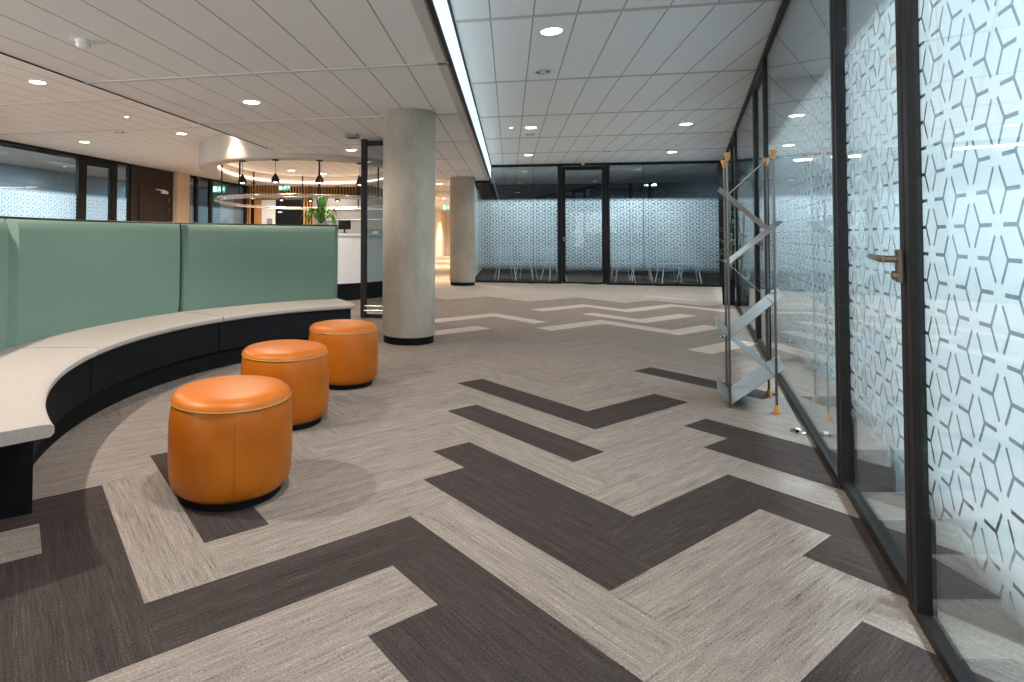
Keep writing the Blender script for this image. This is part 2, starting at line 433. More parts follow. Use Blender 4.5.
# ------------------------------------------------------------------ glazed partitions
def to3(p, ang, a, n=0, z=0):
    return (p[0] + a * math.cos(ang) - n * math.sin(ang), p[1] + a * math.sin(ang) + n * math.cos(ang), z)
def pane(name, p, ang, a0, a1, z0, z1, n=0, parent=None, gm=None, fm=None, label=None, fz=None, sgn=1):
    """glass pane from a0 to a1 along direction ang from p; film on its rear face"""
    L = a1 - a0
    bm = bmesh.new(); bx(bm, (L / 2, 0, (z0 + z1) / 2), (L, .010, z1 - z0))
    g = obj(name, bm, gm or M['glass'], parent)
    g.location = to3(p, ang, a0, n); g.rotation_euler = (0, 0, ang)
    if not parent: struct(g, label, 'window')
    f0, f1 = fz or (.28, 2.04)
    bm = bmesh.new(); uvl = bm.loops.layers.uv.new('UVMap')
    bx(bm, (L / 2, sgn * .008, (f0 + f1) / 2), (L - .004, .0008, f1 - f0))
    for f in bm.faces:
        for l in f.loops: l[uvl].uv = (l.vert.co.x + a0, l.vert.co.z)
    # a single sheet: keep one face of the film so that it is not doubled
    bm.faces.ensure_lookup_table()
    keep = max(bm.faces, key=lambda f: (abs(f.normal.y) > .9) * (2 + f.normal.y))
    for f in [f for f in bm.faces if f is not keep]: bm.faces.remove(f)
    fl = obj('privacy_film', bm, fm or M['film'], g)
    return g
def post(bm, p, ang, a0, a1, z0, z1, n=0, t=.06):
    c = to3(p, ang, (a0 + a1) / 2, n, (z0 + z1) / 2); bx(bm, c, (a1 - a0, t, z1 - z0), ang)

# right wall: runs at 16.3 degrees to the ceiling grid; distance 's' along it from Y=-3.5
RANG = math.atan2(1, .292); P0 = (rwx(-3.5), -3.5); KS = math.sqrt(1 + .292 ** 2)
def sa(y): return (y + 3.5) * KS
TOP = CEIL
def partition_frame(name, p, ang, a_start, a_end, posts, label, t=.046, zt=TOP, skip=()):
    bm = bmesh.new()
    post(bm, p, ang, a_start, a_end, zt - .045, zt, 0, t)
    last = a_start
    for s0, s1 in list(skip) + [(a_end, a_end)]:
        if s0 > last: post(bm, p, ang, last, s0, 0, .030, 0, t)
        last = s1
    for a in posts: post(bm, p, ang, a - .02, a + .02, 0.03, zt - .045, 0, t)
    o = obj(name, bm, M['black'], bevel=.002); struct(o, label, 'wall'); return o
D1 = (sa(2.06), sa(2.96)); D2 = (sa(5.83), sa(6.78)); D3 = (sa(9.9), sa(10.95))
partition_frame('wall_right', P0, RANG, 0, sa(13.93), [sa(2.0), sa(2.985), sa(5.8), sa(6.81), sa(9.87), sa(10.98)],
                'black framed glass partition along the right side of the walkway', skip=[(D1[0], D1[1]), D2, D3])
def door(idx, p, ang, a0, a1, zt, handle_at, label, hside, lever, sgn=1, gm=None, fm=None, stile=.045, n0=-.006, gn=0):
    bm = bmesh.new()
    for q in ((a0, a0 + stile), (a1 - stile, a1)): post(bm, p, ang, q[0], q[1], .01, zt, n0, .055)
    post(bm, p, ang, a0 + stile, a1 - stile, zt - .09, zt, n0, .055); post(bm, p, ang, a0 + stile, a1 - stile, .01, .05, n0, .05)
    fr = obj('door_%d' % idx, bm, M['black'], bevel=.003); struct(fr, label, 'door')
    pane('glass_pane', p, ang, a0 + stile, a1 - stile, .05, zt - .09, n0, fr, gm, fm, sgn=sgn)
    # lever handle on both the room side
    q = Matrix.Translation(to3(p, ang, handle_at, 0, 0)) @ Matrix.Rotation(ang, 4, 'Z')
    bm = bmesh.new()
    bx(bm, (0, hside * .036, 1.045), (.036, .010, .10))
    cyl(bm, (0, hside * .03, 1.065), (0, hside * .070, 1.065), .011)
    tube(bm, [(0, hside * .066, 1.065), (lever * .02, hside * .072, 1.065), (lever * .07, hside * .074, 1.067), (lever * .165, hside * .070, 1.070)], [.012, .012, .010, .008])
    cyl(bm, (0, hside * .036, 1.015), (0, hside * .052, 1.015), .014)
    bmesh.ops.transform(bm, matrix=q, verts=bm.verts)
    obj('door_handle', bm, M['bronze'], fr, smooth=True)
    return fr
d1 = door(1, P0, RANG, sa(2.035), sa(2.955), TOP - .05, sa(2.035) + .0, 'nearest glass door in right wall, black stiles, bronze lever handle', 1, 1, -1)
pane('window_1', P0, RANG, 0, sa(1.98), .030, TOP - .045, 0, label='nearest glass pane of the right wall with cube pattern film', sgn=-1)
pane('window_2', P0, RANG, sa(3.0), sa(5.78), .030, TOP - .045, 0, label='long glass pane beside the brochure stand', sgn=-1)
door(2, P0, RANG, sa(5.83), sa(6.78), TOP - .05, sa(5.83) + .045, 'second glass door in right wall, beyond the brochure stand', 1, 1, -1)
pane('window_3', P0, RANG, sa(6.84), sa(9.85), .030, TOP - .045, 0, label='glass pane between the second and third right doors', sgn=-1)
door(3, P0, RANG, sa(9.9), sa(10.95), TOP - .05, sa(9.9) + .045, 'farthest glass door in the right wall', 1, 1, -1)
pane('window_4', P0, RANG, sa(11.0), sa(13.9), .030, TOP - .045, 0, label='farthest glass pane of the right wall', sgn=-1)
# small white sticker near the top of the door stile
bm = bmesh.new(); bx(bm, (0, 0, 0), (.05, .002, .03)); o = obj('door_label', bm, M['white'], d1)
o.location = to3(P0, RANG, sa(2.035) + .03, .032, 1.70); o.rotation_euler = (0, 0, RANG)

# far wall
FY = 13.95; PF = (-1.15, FY)
def fa(x): return x - PF[0]
bm = bmesh.new()
post(bm, PF, 0, 0, fa(-.445), LOW - .05, LOW, 0, .06); post(bm, PF, 0, fa(-.445), fa(4.75), CEIL - .06, CEIL, 0, .06)
for s0, s1 in ((0, fa(1.12)), (fa(2.26), fa(4.75))): post(bm, PF, 0, s0, s1, 0, .05, 0, .06)
post(bm, PF, 0, 0, .05, .05, LOW - .05); post(bm, PF, 0, fa(-.50), fa(-.445), LOW - .05, CEIL - .06)
post(bm, PF, 0, fa(1.11), fa(1.20), 0, CEIL - .06); post(bm, PF, 0, fa(2.19), fa(2.27), 0, CEIL - .06); post(bm, PF, 0, fa(4.58), fa(4.72), 0.05, CEIL - .06)
post(bm, PF, 0, fa(3.0), fa(3.012), .05, CEIL - .06, 0, .012); post(bm, PF, 0, fa(.55), fa(.558), .05, CEIL - .06, 0, .012)
o = obj('wall_far', bm, M['black'], bevel=.002); struct(o, 'black framed glass wall across the end of the walkway', 'wall')
pane('window_5', PF, 0, fa(-.47), fa(1.11), .05, CEIL - .06, 0, fm=M['film_far'], gm=M['glassfar'], label='far glass pane left of the far door')
pane('window_6', PF, 0, fa(2.27), fa(4.58), .05, CEIL - .06, 0, fm=M['film_far'], gm=M['glassfar'], label='widest far glass pane, right of the far door')
pane('window_7', PF, 0, .05, fa(-.472), .05, LOW - .05, 0, fm=M['film_far'], gm=M['glassfar'], label='narrow far pane beside the second concrete column')
door(4, PF, 0, fa(1.205), fa(2.185), CEIL - .07, fa(1.205) + .045, 'far glass door with black frame facing the viewer', -1, 1, fm=M['film_far'], gm=M['glassfar'], stile=.08)

# left wall glazing
PL = (-8.95, 4.0); LA = PI / 2
def la(y): return y - PL[1]
bm = bmesh.new()
post(bm, PL, LA, 0, la(12.2), CEIL - .045, CEIL, 0, .05); post(bm, PL, LA, 0, la(10.6), 0, .06, 0, .08); post(bm, PL, LA, la(11.7), la(12.2), 0, .06, 0, .08)
for y0, y1 in ((4.0, 4.06), (7.3, 7.34), (10.54, 10.72), (11.58, 11.76), (12.16, 12.22)): post(bm, PL, LA, la(y0), la(y1), 0, CEIL - .06, 0, .08)
post(bm, PL, LA, la(10.72), la(11.58), CEIL - .10, CEIL - .06, 0, .08)
struct(obj('wall_left', bm, M['black']), 'black framed glazing on the far left', 'wall')
for k, (y0, y1, lb) in enumerate(((4.06, 7.3, 'left glazing pane nearest the viewer'), (7.34, 10.54, 'wide left glazing pane with blue frosted band'), (11.76, 12.16, 'narrow left pane beside the dark wooden door'))):
    pane('window_%d' % (8 + k), PL, LA, la(y0), la(y1), .06, CEIL - .06, 0, fm=M['film_left'], label=lb)
door(5, PL, LA, la(10.73), la(11.57), CEIL - .11, la(10.73) + .06, 'glass door in the left glazing with tall black frame', -1, 1, fm=M['film_left'], stile=.06)
# dark wooden door
bm = bmesh.new(); bx(bm, (-8.93, 13.09, 1.40), (.10, 1.74, 2.80)); dd = obj('door_6', bm, M['doorwood']); struct(dd, 'dark wooden door panel beside the beige pier', 'door')
bm = bmesh.new(); bx(bm, (-8.865, 13.10, 1.16), (.03, 1.2, 2.30)); obj('door_leaf', bm, M['doorwood'], dd, bevel=.004)
bm = bmesh.new(); bx(bm, (-8.83, 13.50, 2.22), (.05, .26, .07)); bx(bm, (-8.82, 13.32, 2.27), (.03, .40, .02)); obj('door_closer', bm, M['white'], dd)
bm = bmesh.new()
for z in (1.75, 2.02): bx(bm, (-8.845, 13.72, z), (.02, .03, .14))
obj('hinge', bm, M['chrome'], dd)
bm = bmesh.new(); cyl(bm, (-8.86, 12.66, 1.42), (-8.80, 12.66, 1.42), .03); obj('door_knob', bm, M['chrome'], dd, smooth=True)
sbox('wall_left', (-8.96, 14.33, 1.405), (.34, .60, 2.81), noisy('beige_plaster', (.66, .50, .36), .03, (10, 10, 10), .8, .03), label='beige pier between the two left glazings')
PL2 = (-8.95, 14.63)
def lb_(y): return y - PL2[1]
bm = bmesh.new()
post(bm, PL2, LA, 0, lb_(18.5), CEIL - .06, CEIL, 0, .08); post(bm, PL2, LA, 0, lb_(18.5), 0, .06, 0, .08)
for y0, y1 in ((14.63, 14.68), (15.15, 15.3), (15.95, 16.12), (18.3, 18.48)): post(bm, PL2, LA, lb_(y0), lb_(y1), .06, CEIL - .06, 0, .08)
struct(obj('wall_left', bm, M['black']), 'black framed glazing beyond the beige pier', 'wall')
for k, (y0, y1, lb) in enumerate(((14.68, 15.15, 'slim glass pane just beyond the beige pier'), (15.3, 15.95, 'glass panel between the twin black posts beyond the pier'), (16.12, 18.3, 'last left glass pane before the timber slat wall'))):
    pane('window_%d' % (11 + k), PL2, LA, lb_(y0), lb_(y1), .06, CEIL - .06, 0, fm=M['film_left'], label=lb, gm=M['glassfar'])
# rooms beyond the left glazing
sbox('wall_left_room', (-12.0, 10.2, 1.41), (.2, 18.6, 2.9), M['offwall'], label='blue grey wall of the rooms left of the glazing')
sbox('floor', (-10.5, 10.2, -.03), (3.2, 18.6, .05), M['carpet_mid'], label='floor of the rooms left of the glazing')
sbox('ceiling', (-10.5, 10.2, CEIL + .04), (3.2, 18.6, .08), M['ceilplain'], label='ceiling of the rooms left of the glazing')

# ------------------------------------------------------------------ timber slat wall at the back
WY = 18.5
bm = bmesh.new(); bx(bm, (-8.86, WY + .1, 1.4), (.3, .1, 2.8)); bx(bm, (-7.8, WY + .1, 2.58), (1.82, .1, .46)); bx(bm, (-5.3, WY + .1, 1.4), (3.26, .1, 2.8))
struct(obj('wall_slat', bm, M['plinth']), 'dark backing of the timber slat wall', 'wall')
bm = bmesh.new(); x = -8.93
while x < -3.72:
    door_gap = -8.74 < x < -6.93
    z0 = 2.36 if door_gap else 0
    bx(bm, (x, WY + .02, (z0 + 2.8) / 2), (.055, .05, 2.8 - z0)); x += .105
o = tag(obj('slat_cladding', bm, M['slat']), 'vertical honey timber slats behind the reception', 'wall cladding')
o['kind'] = 'structure'
bm = bmesh.new(); bx(bm, (-8.56, WY + .12, 1.17), (.28, .04, 2.34)); struct(obj('trim_9', bm, M['beech']), 'orange timber lining left of the white door', 'trim')
bm = bmesh.new(); bx(bm, (-8.17, WY + .12, 1.16), (.50, .05, 2.32)); wd = struct(obj('door_7', bm, M['white']), 'white door with grey inset panel in the timber wall', 'door')
bm = bmesh.new(); bx(bm, (-8.12, WY + .085, 1.50), (.20, .02, .36)); obj('vision_panel', bm, M['pot'], wd)
bm = bmesh.new(); bx(bm, (-7.41, WY + .14, 1.16), (1.0, .05, 2.32)); dk = struct(obj('door_8', bm, M['screen']), 'black door in the timber wall', 'door')
bm = bmesh.new(); bx(bm, (-7.75, WY + .108, 1.90), (.15, .01, .05)); obj('door_sign', bm, M['white'], dk)

# grey pantry wall to the right behind the reception
bm = bmesh.new(); bx(bm, (0, 0, 1.17), (2.3, .5, 2.34)); o = obj('cabinet_body', bm, noisy('stainless_grey', (.30, .29, .28), .08, (3, 3, 30), .35, 0, metal=.6))
pk = thing('pantry_unit', 'tall grey steel pantry unit behind the reception desk', 'cabinet', (-4.85, 17.3, 0)); o.parent = pk
bm = bmesh.new(); bx(bm, (0, -.27, 1.95), (2.3, .05, .10)); obj('cornice', bm, M['chrome'], pk)
bm = bmesh.new(); bx(bm, (.1, -.30, 1.60), (2.0, .04, .015)); obj('shelf', bm, M['chrome'], pk)
bm = bmesh.new(); bx(bm, (1.35, -.2, 2.25), (.62, .3, .34)); obj('extractor_hood', bm, M['screen'], pk)

# ------------------------------------------------------------------ offices behind the right wall and the far wall
def offset_right(y, d): return (rwx(y) + d * .9599, y - d * .2803)
c = to3(P0, RANG, sa(5.2), -4.1, 1.41)
sbox('wall_office', c, (20.5, .2, 2.9), M['offwall'], rz=RANG, label='blue grey wall of the offices behind the right glazing')
sbox('wall_office', (7.9, FY + .1, 1.41), (5.6, .1, 2.9), M['offwall'], label='wall between the offices and the far room')
for k, y in enumerate((3.02, 6.85, 11.02)):
    c = to3(P0, RANG, sa(y) + (.0), -2.13, 1.41)
    sbox('wall_office', c, (.08, 3.9, 2.8), M['offwall'], rz=RANG, label='partition between two offices, %s from the viewer' % ('first', 'second', 'third')[k])
sbox('wall_far_room', (-1.05, 16.8, 1.41), (.1, 5.5, 2.82), M['darkwall'], label='slate side wall of the far room')

# meeting room chairs whose pale legs show under the far film
def far_chair(label, x, y, rz):
    t = thing('meeting_chair', label, 'chair', (x, y, 0), rz, 'chairs behind the far glazing')
    bm = bmesh.new(); bx(bm, (0, 0, .455), (.44, .44, .04)); obj('seat', bm, M['pot'], t, bevel=.015)
    bm = bmesh.new(); bx(bm, (0, .22, .68), (.42, .03, .34), rx=R(-8)); obj('backrest', bm, M['pot'], t, bevel=.012)
    for sx in (-1, 1):
        for sy in (-1, 1):
            bm = bmesh.new(); cyl(bm, (sx * .16, sy * .16, .44), (sx * .23, sy * .23, 0), .014, .011, 10); obj('leg', bm, M['white'], t, smooth=True)
    return t
far_chair('white legged chair behind the far left pane, nearest the column', -.10, 14.75, .2)
for lb, x, y, rz in (('white legged chair behind the middle of the far left pane', .42, 14.95, -.3), ('white legged chair behind the left jamb of the far door', 1.08, 14.8, .4),
                     ('white legged chair behind the left end of the widest far pane', 2.70, 14.8, .1), ('white legged chair second from left behind the widest far pane', 3.24, 15.35, -.1),
                     ('white legged chair third from left behind the widest far pane', 3.74, 14.8, .1), ('white legged chair behind the right end of the widest far pane', 4.28, 15.1, -.1)):
    far_chair(lb, x, y, rz)

# ------------------------------------------------------------------ concrete columns
def column(name, x, y, r, label):
    bm = bmesh.new(); lathe(bm, [(0, 0), (r - .012, 0), (r - .012, .075), (r - .006, .08)], seg=64)
    t = thing(name, label, 'column', (x, y, 0))
    obj('base_ring', bm, M['plinth'], t, smooth=True)
    bm = bmesh.new(); lathe(bm, [(r - .01, .075), (r, .08), (r, LOW - .001), (0, LOW - .001)], seg=64)
    obj('shaft', bm, M['concrete'], t, smooth=True)
    return t
column('concrete_column', -1.06, 6.085, .28, 'near round concrete column between ottomans and walkway')
column('concrete_column', -1.045, 13.12, .285, 'far round concrete column beside the far glass wall')

# ------------------------------------------------------------------ ottomans
def ottoman(x, y, label, rz=0):
    t = thing('leather_ottoman', label, 'ottoman', (x, y, 0), rz, 'orange leather ottomans')
    r = .267
    bm = bmesh.new(); lathe(bm, [(0, 0), (r - .045, 0), (r - .045, .035), (0, .035)]); obj('base', bm, M['plinth'], t, smooth=True)
    bm = bmesh.new(); lathe(bm, [(0, .03), (r - .055, .03), (r - .03, .036), (r - .012, .055), (r - .003, .09), (r, .15), (r + .001, .24), (r - .002, .33), (r - .010, .385), (r - .014, .398)], seg=64)
    bo = obj('body', bm, M['leather'], t, smooth=True)
    bm = bmesh.new()
    a = -1.06
    tube(bm, [((r + dr) * math.cos(a), (r + dr) * math.sin(a), z) for z, dr in ((.06, -.010), (.10, -.002), (.16, .0002), (.24, .0012), (.33, -.0018), (.392, -.0125))], .0016, seg=6)
    obj('seam', bm, mat('seam_dark', (.30, .08, .01), .6) if 'seam_dark' not in bpy.data.materials else bpy.data.materials['seam_dark'], bo)
    bm = bmesh.new(); lathe(bm, [(r - .016, .396), (r - .006, .403), (r - .010, .416), (r - .03, .432), (r - .07, .441), (r - .13, .446), (r - .2, .447), (0, .448)], seg=64)
    obj('seat_pad', bm, M['leather'], t, smooth=True)
    bm = bmesh.new(); tube(bm, [((r - .0085) * math.cos(2 * PI * k / 72), (r - .0085) * math.sin(2 * PI * k / 72), .400) for k in range(72)], .0034, True, 8)
    obj('piping', bm, M['piping'], t, smooth=True)
    t.scale = (1, 1, 1.03)
    return t
PHI = R(11.3)
def w2g(x, y): return (x * math.cos(PHI) - y * math.sin(PHI), x * math.sin(PHI) + y * math.cos(PHI))
for (px, D, lb) in ((234, 2.60, 'orange leather ottoman nearest the viewer, in front of the bench end'), (286.5, 3.55, 'middle orange leather ottoman of the row of three'), (344, 4.44, 'farthest orange leather ottoman, nearest the concrete column')):
    ottoman(*w2g((px - 394.7) / 574 * D, D), lb, 0 if px < 240 else 2.2)

# ------------------------------------------------------------------ curved bench
BC = Vector(w2g(.52, 3.585)); off = PHI
def arc(rad, a): return (rad * math.cos(a), rad * math.sin(a))
bench = thing('curved_bench', 'curved bench with sage green back, oat seat and black base', 'bench', (BC.x, BC.y, 0))
a_far, a_near = R(113.3) + off, R(220.5) + off
J = [a_far, R(147.9) + off, R(182.7) + off, a_near]
NSEG = 3; da = (a_near - a_far) / NSEG
def sweep(prof, t0, t1, n=28):
    """prof: list of (radius, z); returns a lofted solid between two angles"""
    bm = bmesh.new(); loft(bm, [[(*arc(r, t0 + (t1 - t0) * k / n), z) for r, z in prof] for k in range(n + 1)]); return bm
SH = .45
for k in range(NSEG):
    t0, t1 = J[k] + .0025, J[k + 1] - .0025
    prof = [(2.31, SH - .048), (2.296, SH - .035), (2.296, SH - .014), (2.310, SH - .002), (2.35, SH + .001), (2.6, SH + .003), (2.84, SH), (2.84, SH - .048)]
    obj('seat_cushion', sweep(prof, t0, t1), M['seat'], bench, smooth=True)
    # upholstered back panel, softly bulging and pinched at its edges
    n = 40; secs = []
    for q in range(n + 1):
        f = q / n; e = min(1, min(f, 1 - f) / .035); e = math.sqrt(max(0, 1 - (1 - e) ** 2))
        th = .012 + .045 * e
        t = t0 + (t1 - t0) * f; ro = 2.87; ri = ro - th
        secs.append([(*arc(r, t), z) for r, z in ((ro, SH - .01), (ri + .006, SH - .01), (ri - .004, SH + .10), (ri - .006, .85), (ri - .001, 1.155), (ri + .010, 1.197), (ri + min(.026, th * .5), 1.217), (ro - .003, 1.225), (ro, 1.221))])
    bm = bmesh.new(); loft(bm, secs); obj('back_panel', bm, M['green'], bench, smooth=True)
    tb0 = max(t0, a_far + .012); tb1 = min(t1, R(211.3) + off)
    obj('base_panel', sweep([(2.345, .155), (2.345, SH - .05), (2.84, SH - .05), (2.84, .155)], tb0, tb1), M['blackmatt'], bench)
obj('plinth', sweep([(2.405, 0), (2.405, .156), (2.80, .156), (2.80, 0)], a_far + .02, R(210.6) + off, 60), M['plinth'], bench)
obj('end_panel', sweep([(2.335, .001), (2.335, SH - .05), (2.86, SH - .05), (2.86, .001)], R(210.5) + off, R(211.6) + off, 2), M['blackmatt'], bench)
obj('back_board', sweep([(2.87, 0), (2.87, 1.232), (2.878, 1.240), (2.915, 1.240), (2.92, 1.225), (2.92, 0)], a_far, a_near, 90), M['black'], bench, smooth=True)

# ------------------------------------------------------------------ brochure stand
nv = Vector((.96, -.28)); wv = Vector((.28, .96))
FL = Vector((1.425, 4.175))
st = thing('brochure_stand', 'zigzag steel brochure stand with wooden cone feet beside the glass wall', 'stand', (FL.x, FL.y, 0), math.atan2(-.28, .96))
RW, RD, RH = .258, .43, 1.69
for ix in (0, 1):
    for iy in (0, 1):
        x, y = ix * RW, iy * RD
        bm = bmesh.new(); cyl(bm, (x, y, .03 if ix else .004), (x, y, RH - .03), .0075); rod = obj('rod', bm, M['rod'], st, smooth=True)
        bm = bmesh.new(); lathe(bm, [(0, 0), (.020, 0), (.021, .012), (.011, .055), (0, .055)], (x, y, 0), 20); (obj('wooden_foot', bm, M['beech'], rod, smooth=True) if ix else bm.free())
        bm = bmesh.new(); lathe(bm, [(0, RH - .055), (.009, RH - .055), (.021, RH - .006), (.019, RH), (0, RH)], (x, y, 0), 20); obj('wooden_finial', bm, M['beech'], rod, smooth=True)
nodes = [(.03, .27, 1), (.44, .20, -1), (.44, .69, 1), (.94, .69, -1), (.94, 1.17, 1), (1.40, 1.17, -1), (1.40, 1.66, 1)]
nodes = [(.02, .235, 1), (.45, .235, -1), (.455, .70, 1), (.94, .70, -1), (.945, 1.17, 1), (1.41, 1.17, -1), (1.41, 1.655, 1)]
def slab(bm, p0, p1, y0, y1, tilt, t=.003):
    d = Vector((p1[0] - p0[0], p1[1] - p0[1])); nn = Vector((-d.y, d.x)).normalized() * t
    q = [(p0[0], p0[1]), (p1[0], p1[1]), (p1[0] + nn.x, p1[1] + nn.y), (p0[0] + nn.x, p0[1] + nn.y)]
    lo = [bm.verts.new((a, y0, b)) for a, b in q]; hi = [bm.verts.new((a, y1, b + tilt)) for a, b in q]
    bm.faces.new(lo); bm.faces.new(hi[::-1])
    for i in range(4): bm.faces.new((lo[i], lo[(i + 1) % 4], hi[(i + 1) % 4], hi[i]))
for i, (zl, zr, s) in enumerate(nodes):
    bm = bmesh.new(); y0, y1 = .012, RD - .012
    pl, pr_ = Vector((.008, zl)), Vector((RW - .008, zr)); d = (pr_ - pl).normalized()
    if s > 0:   # low end at the left, sheet overhangs at the top right
        slab(bm, pl, pr_ + d * (.085 if i < 6 else 0), y0, y1, .012)
        lip = Vector((-d.y, d.x)) * .11
        if i in (0, 2): slab(bm, pl, pl + lip, y0, y1, .012)
    else:       # low end at the right, overhang at the top left
        slab(bm, pl - d * .075 * (1 if i in (5,) else .35), pr_, y0, y1, 0)
    obj('tray', bm, M['steel'], st)

# ------------------------------------------------------------------ floor discs beside the glass
def puck(x, y, label):
    t = thing('floor_socket', label, 'floor socket', (x, y, 0), RANG)
    bm = bmesh.new(); lathe(bm, [(0, .001), (.040, .001), (.040, .007), (.034, .010), (0, .010)], seg=24); obj('cover', bm, M['chrome'], t, smooth=True)
    bm = bmesh.new(); bx(bm, (0, 0, .014), (.046, .022, .010)); obj('flap', bm, M['white'], t, bevel=.003)
    bm = bmesh.new(); cyl(bm, (-.035, .01, .01), (-.035, .01, .022), .008, seg=10); obj('stop', bm, M['plinth'], t)
puck(1.64, 3.75, 'small silver floor socket in front of the brochure stand')
puck(2.35, 7.05, 'small silver floor socket behind the brochure stand')

# ------------------------------------------------------------------ reception
def ovalpts(a, b, n=72): return oval(a, b, n, p=2.1)
dsk = thing('reception_desk', 'oval white reception counter with dark plinth behind the bench', 'desk', (RC.x, RC.y, 0))
def annulus(bm, a0, b0, a1, b1, z0, z1, n=72):
    O_, I_ = [(x - RC.x, y - RC.y) for x, y in ovalpts(a0, b0, n)], [(x - RC.x, y - RC.y) for x, y in ovalpts(a1, b1, n)]
    r = [[bm.verts.new((x, y, z)) for x, y in P] for P, z in ((O_, z0), (O_, z1), (I_, z1), (I_, z0))]
    for k in range(4):
        a, b = r[k], r[(k + 1) % 4]
        for i in range(n): bm.faces.new((a[i], a[(i + 1) % n], b[(i + 1) % n], b[i]))
bm = bmesh.new(); annulus(bm, 2.42, 1.95, 2.30, 1.83, 0, .31); obj('plinth', bm, M['blackmatt'], dsk, smooth=True)
bm = bmesh.new(); annulus(bm, 2.50, 2.02, 2.34, 1.87, .30, 1.12); obj('front_panel', bm, M['desk'], dsk, smooth=True)
bm = bmesh.new(); annulus(bm, 2.53, 2.05, 2.08, 1.62, 1.12, 1.155); obj('countertop', bm, M['desk'], dsk, smooth=True)
def at_px(px, D): return w2g((px - 394.7) / 574 * D, D)
def on_counter(px, z=1.156, da=0):
    # point of the counter ring's near side seen in direction px
    best = None
    for x, y in ovalpts(2.32 + da, 1.85 + da, 720):
        wx, wy = x * math.cos(PHI) + y * math.sin(PHI), -x * math.sin(PHI) + y * math.cos(PHI)
        e = abs(394.7 + 574 * wx / wy - px)
        if e < 1.2 and (best is None or wy < best[0]): best = (wy, x, y)
    return (best[1], best[2], z)
# arching pot plant
def leaf(bm, base, ang, L, w, rise, droop, n=8):
    pts = []
    for k in range(n + 1):
        t = k / n
        rr = L * (t * .9 + .1 * math.sin(t * PI)) ; z = rise * math.sin(min(1, t * 1.15) * PI * .5) - droop * t * t
        pts.append((Vector((base[0] + rr * math.cos(ang), base[1] + rr * math.sin(ang), base[2] + z)), w * math.sin(PI * min(.98, t * .9 + .08)) ))
    side = Vector((-math.sin(ang), math.cos(ang), 0)); prev = None
    for p, ww in pts:
        cur = [bm.verts.new(p - side * ww + Vector((0, 0, .25 * ww))), bm.verts.new(p), bm.verts.new(p + side * ww + Vector((0, 0, .25 * ww)))]
        if prev:
            bm.faces.new((prev[0], prev[1], cur[1], cur[0])); bm.faces.new((prev[1], prev[2], cur[2], cur[1]))
        prev = cur
pc = on_counter(322)
pl = thing('potted_plant', 'arching green plant in a grey pot on the reception counter', 'plant', pc)
bm = bmesh.new(); lathe(bm, [(0, 0), (.085, 0), (.115, .17), (.105, .17), (.10, .15), (0, .15)], seg=28); pt = obj('pot', bm, M['pot'], pl, smooth=True)
bm = bmesh.new(); rnd = random.Random(3)
for k in range(44):
    a = k * 2.4 + rnd.uniform(-.3, .3); inner = k < 9
    leaf(bm, (0, 0, .15), a, rnd.uniform(.10, .2) if inner else rnd.uniform(.28, .46), rnd.uniform(.018, .032), rnd.uniform(.42, .54) if inner else rnd.uniform(.28, .48), rnd.uniform(0, .05) if inner else rnd.uniform(.20, .48))
obj('leaves', bm, M['leaf'], pl)
# monitor and card reader on the counter
p = on_counter(345.5, 1.156, -.1)
mo = thing('desk_monitor', 'black screen standing on the reception counter beside the bench end', 'monitor', p, PHI)
bm = bmesh.new(); bx(bm, (0, 0, .15), (.22, .02, .16)); obj('display', bm, M['screen'], mo, bevel=.003)
bm = bmesh.new(); bx(bm, (0, .02, .04), (.03, .02, .08)); bx(bm, (0, .02, .005), (.12, .08, .01)); obj('stand', bm, M['screen'], mo)
p = on_counter(376.5)
cr = thing('card_holder', 'small white card holder on the counter beside the column', 'card holder', p, PHI)
bm = bmesh.new(); bx(bm, (0, 0, .02), (.10, .05, .03), rx=R(20)); bx(bm, (0, .01, .005), (.10, .07, .008)); obj('holder', bm, M['white'], cr, bevel=.002)

# ring lamp hung over the reception
rl = thing('ring_lamp', 'large oval chrome ring lamp hung on black rods over the reception', 'lamp', (RC.x, RC.y, 1.8))
def rel(pts, z): return [(x - RC.x, y - RC.y, z) for x, y in pts]
bm = bmesh.new(); tube(bm, rel(oval(2.40, 1.80, 96), 0), .022, True, 8); obj('ring', bm, M['chrome'], rl, smooth=True)
bm = bmesh.new(); tube(bm, rel(oval(2.34, 1.74, 96), -.035), .012, True, 8); obj('inner_ring', bm, M['chrome'], rl, smooth=True)
rp = rel(oval(2.38, 1.68, 8, t0=.25, t1=2 * PI + .25), 0)
for p in rp:
    bm = bmesh.new(); cyl(bm, p, (p[0], p[1], 2.598 - 1.8), .016, seg=10); obj('suspension_rod', bm, M['black'], rl)

# pendants around the bulkhead rim
def pendant(x, y, label):
    t = thing('bell_pendant', label, 'pendant lamp', (x, y, ZR), 0, 'black bell pendants round the oval bulkhead')
    bm = bmesh.new(); cyl(bm, (0, 0, -.018), (0, 0, 0), .055, seg=24); obj('canopy', bm, M['black'], t, smooth=True)
    bm = bmesh.new(); cyl(bm, (0, 0, -.25), (0, 0, -.018), .005, seg=8); obj('cord', bm, M['black'], t)
    bm = bmesh.new(); lathe(bm, [(0, -.23), (.02, -.232), (.028, -.26), (.05, -.285), (.068, -.33), (.074, -.375), (.068, -.375), (.06, -.33), (.04, -.29), (0, -.275)], seg=28); obj('lamp_shade', bm, M['black'], t, smooth=True)
    bm = bmesh.new(); lathe(bm, [(0, -.30), (.03, -.32), (.045, -.355), (.03, -.38), (0, -.388)], seg=20); obj('bulb', bm, M['emits'], t, smooth=True)
    return t
first = None
A2, B2 = (A0 + A1) / 2, (B0 + B1) / 2
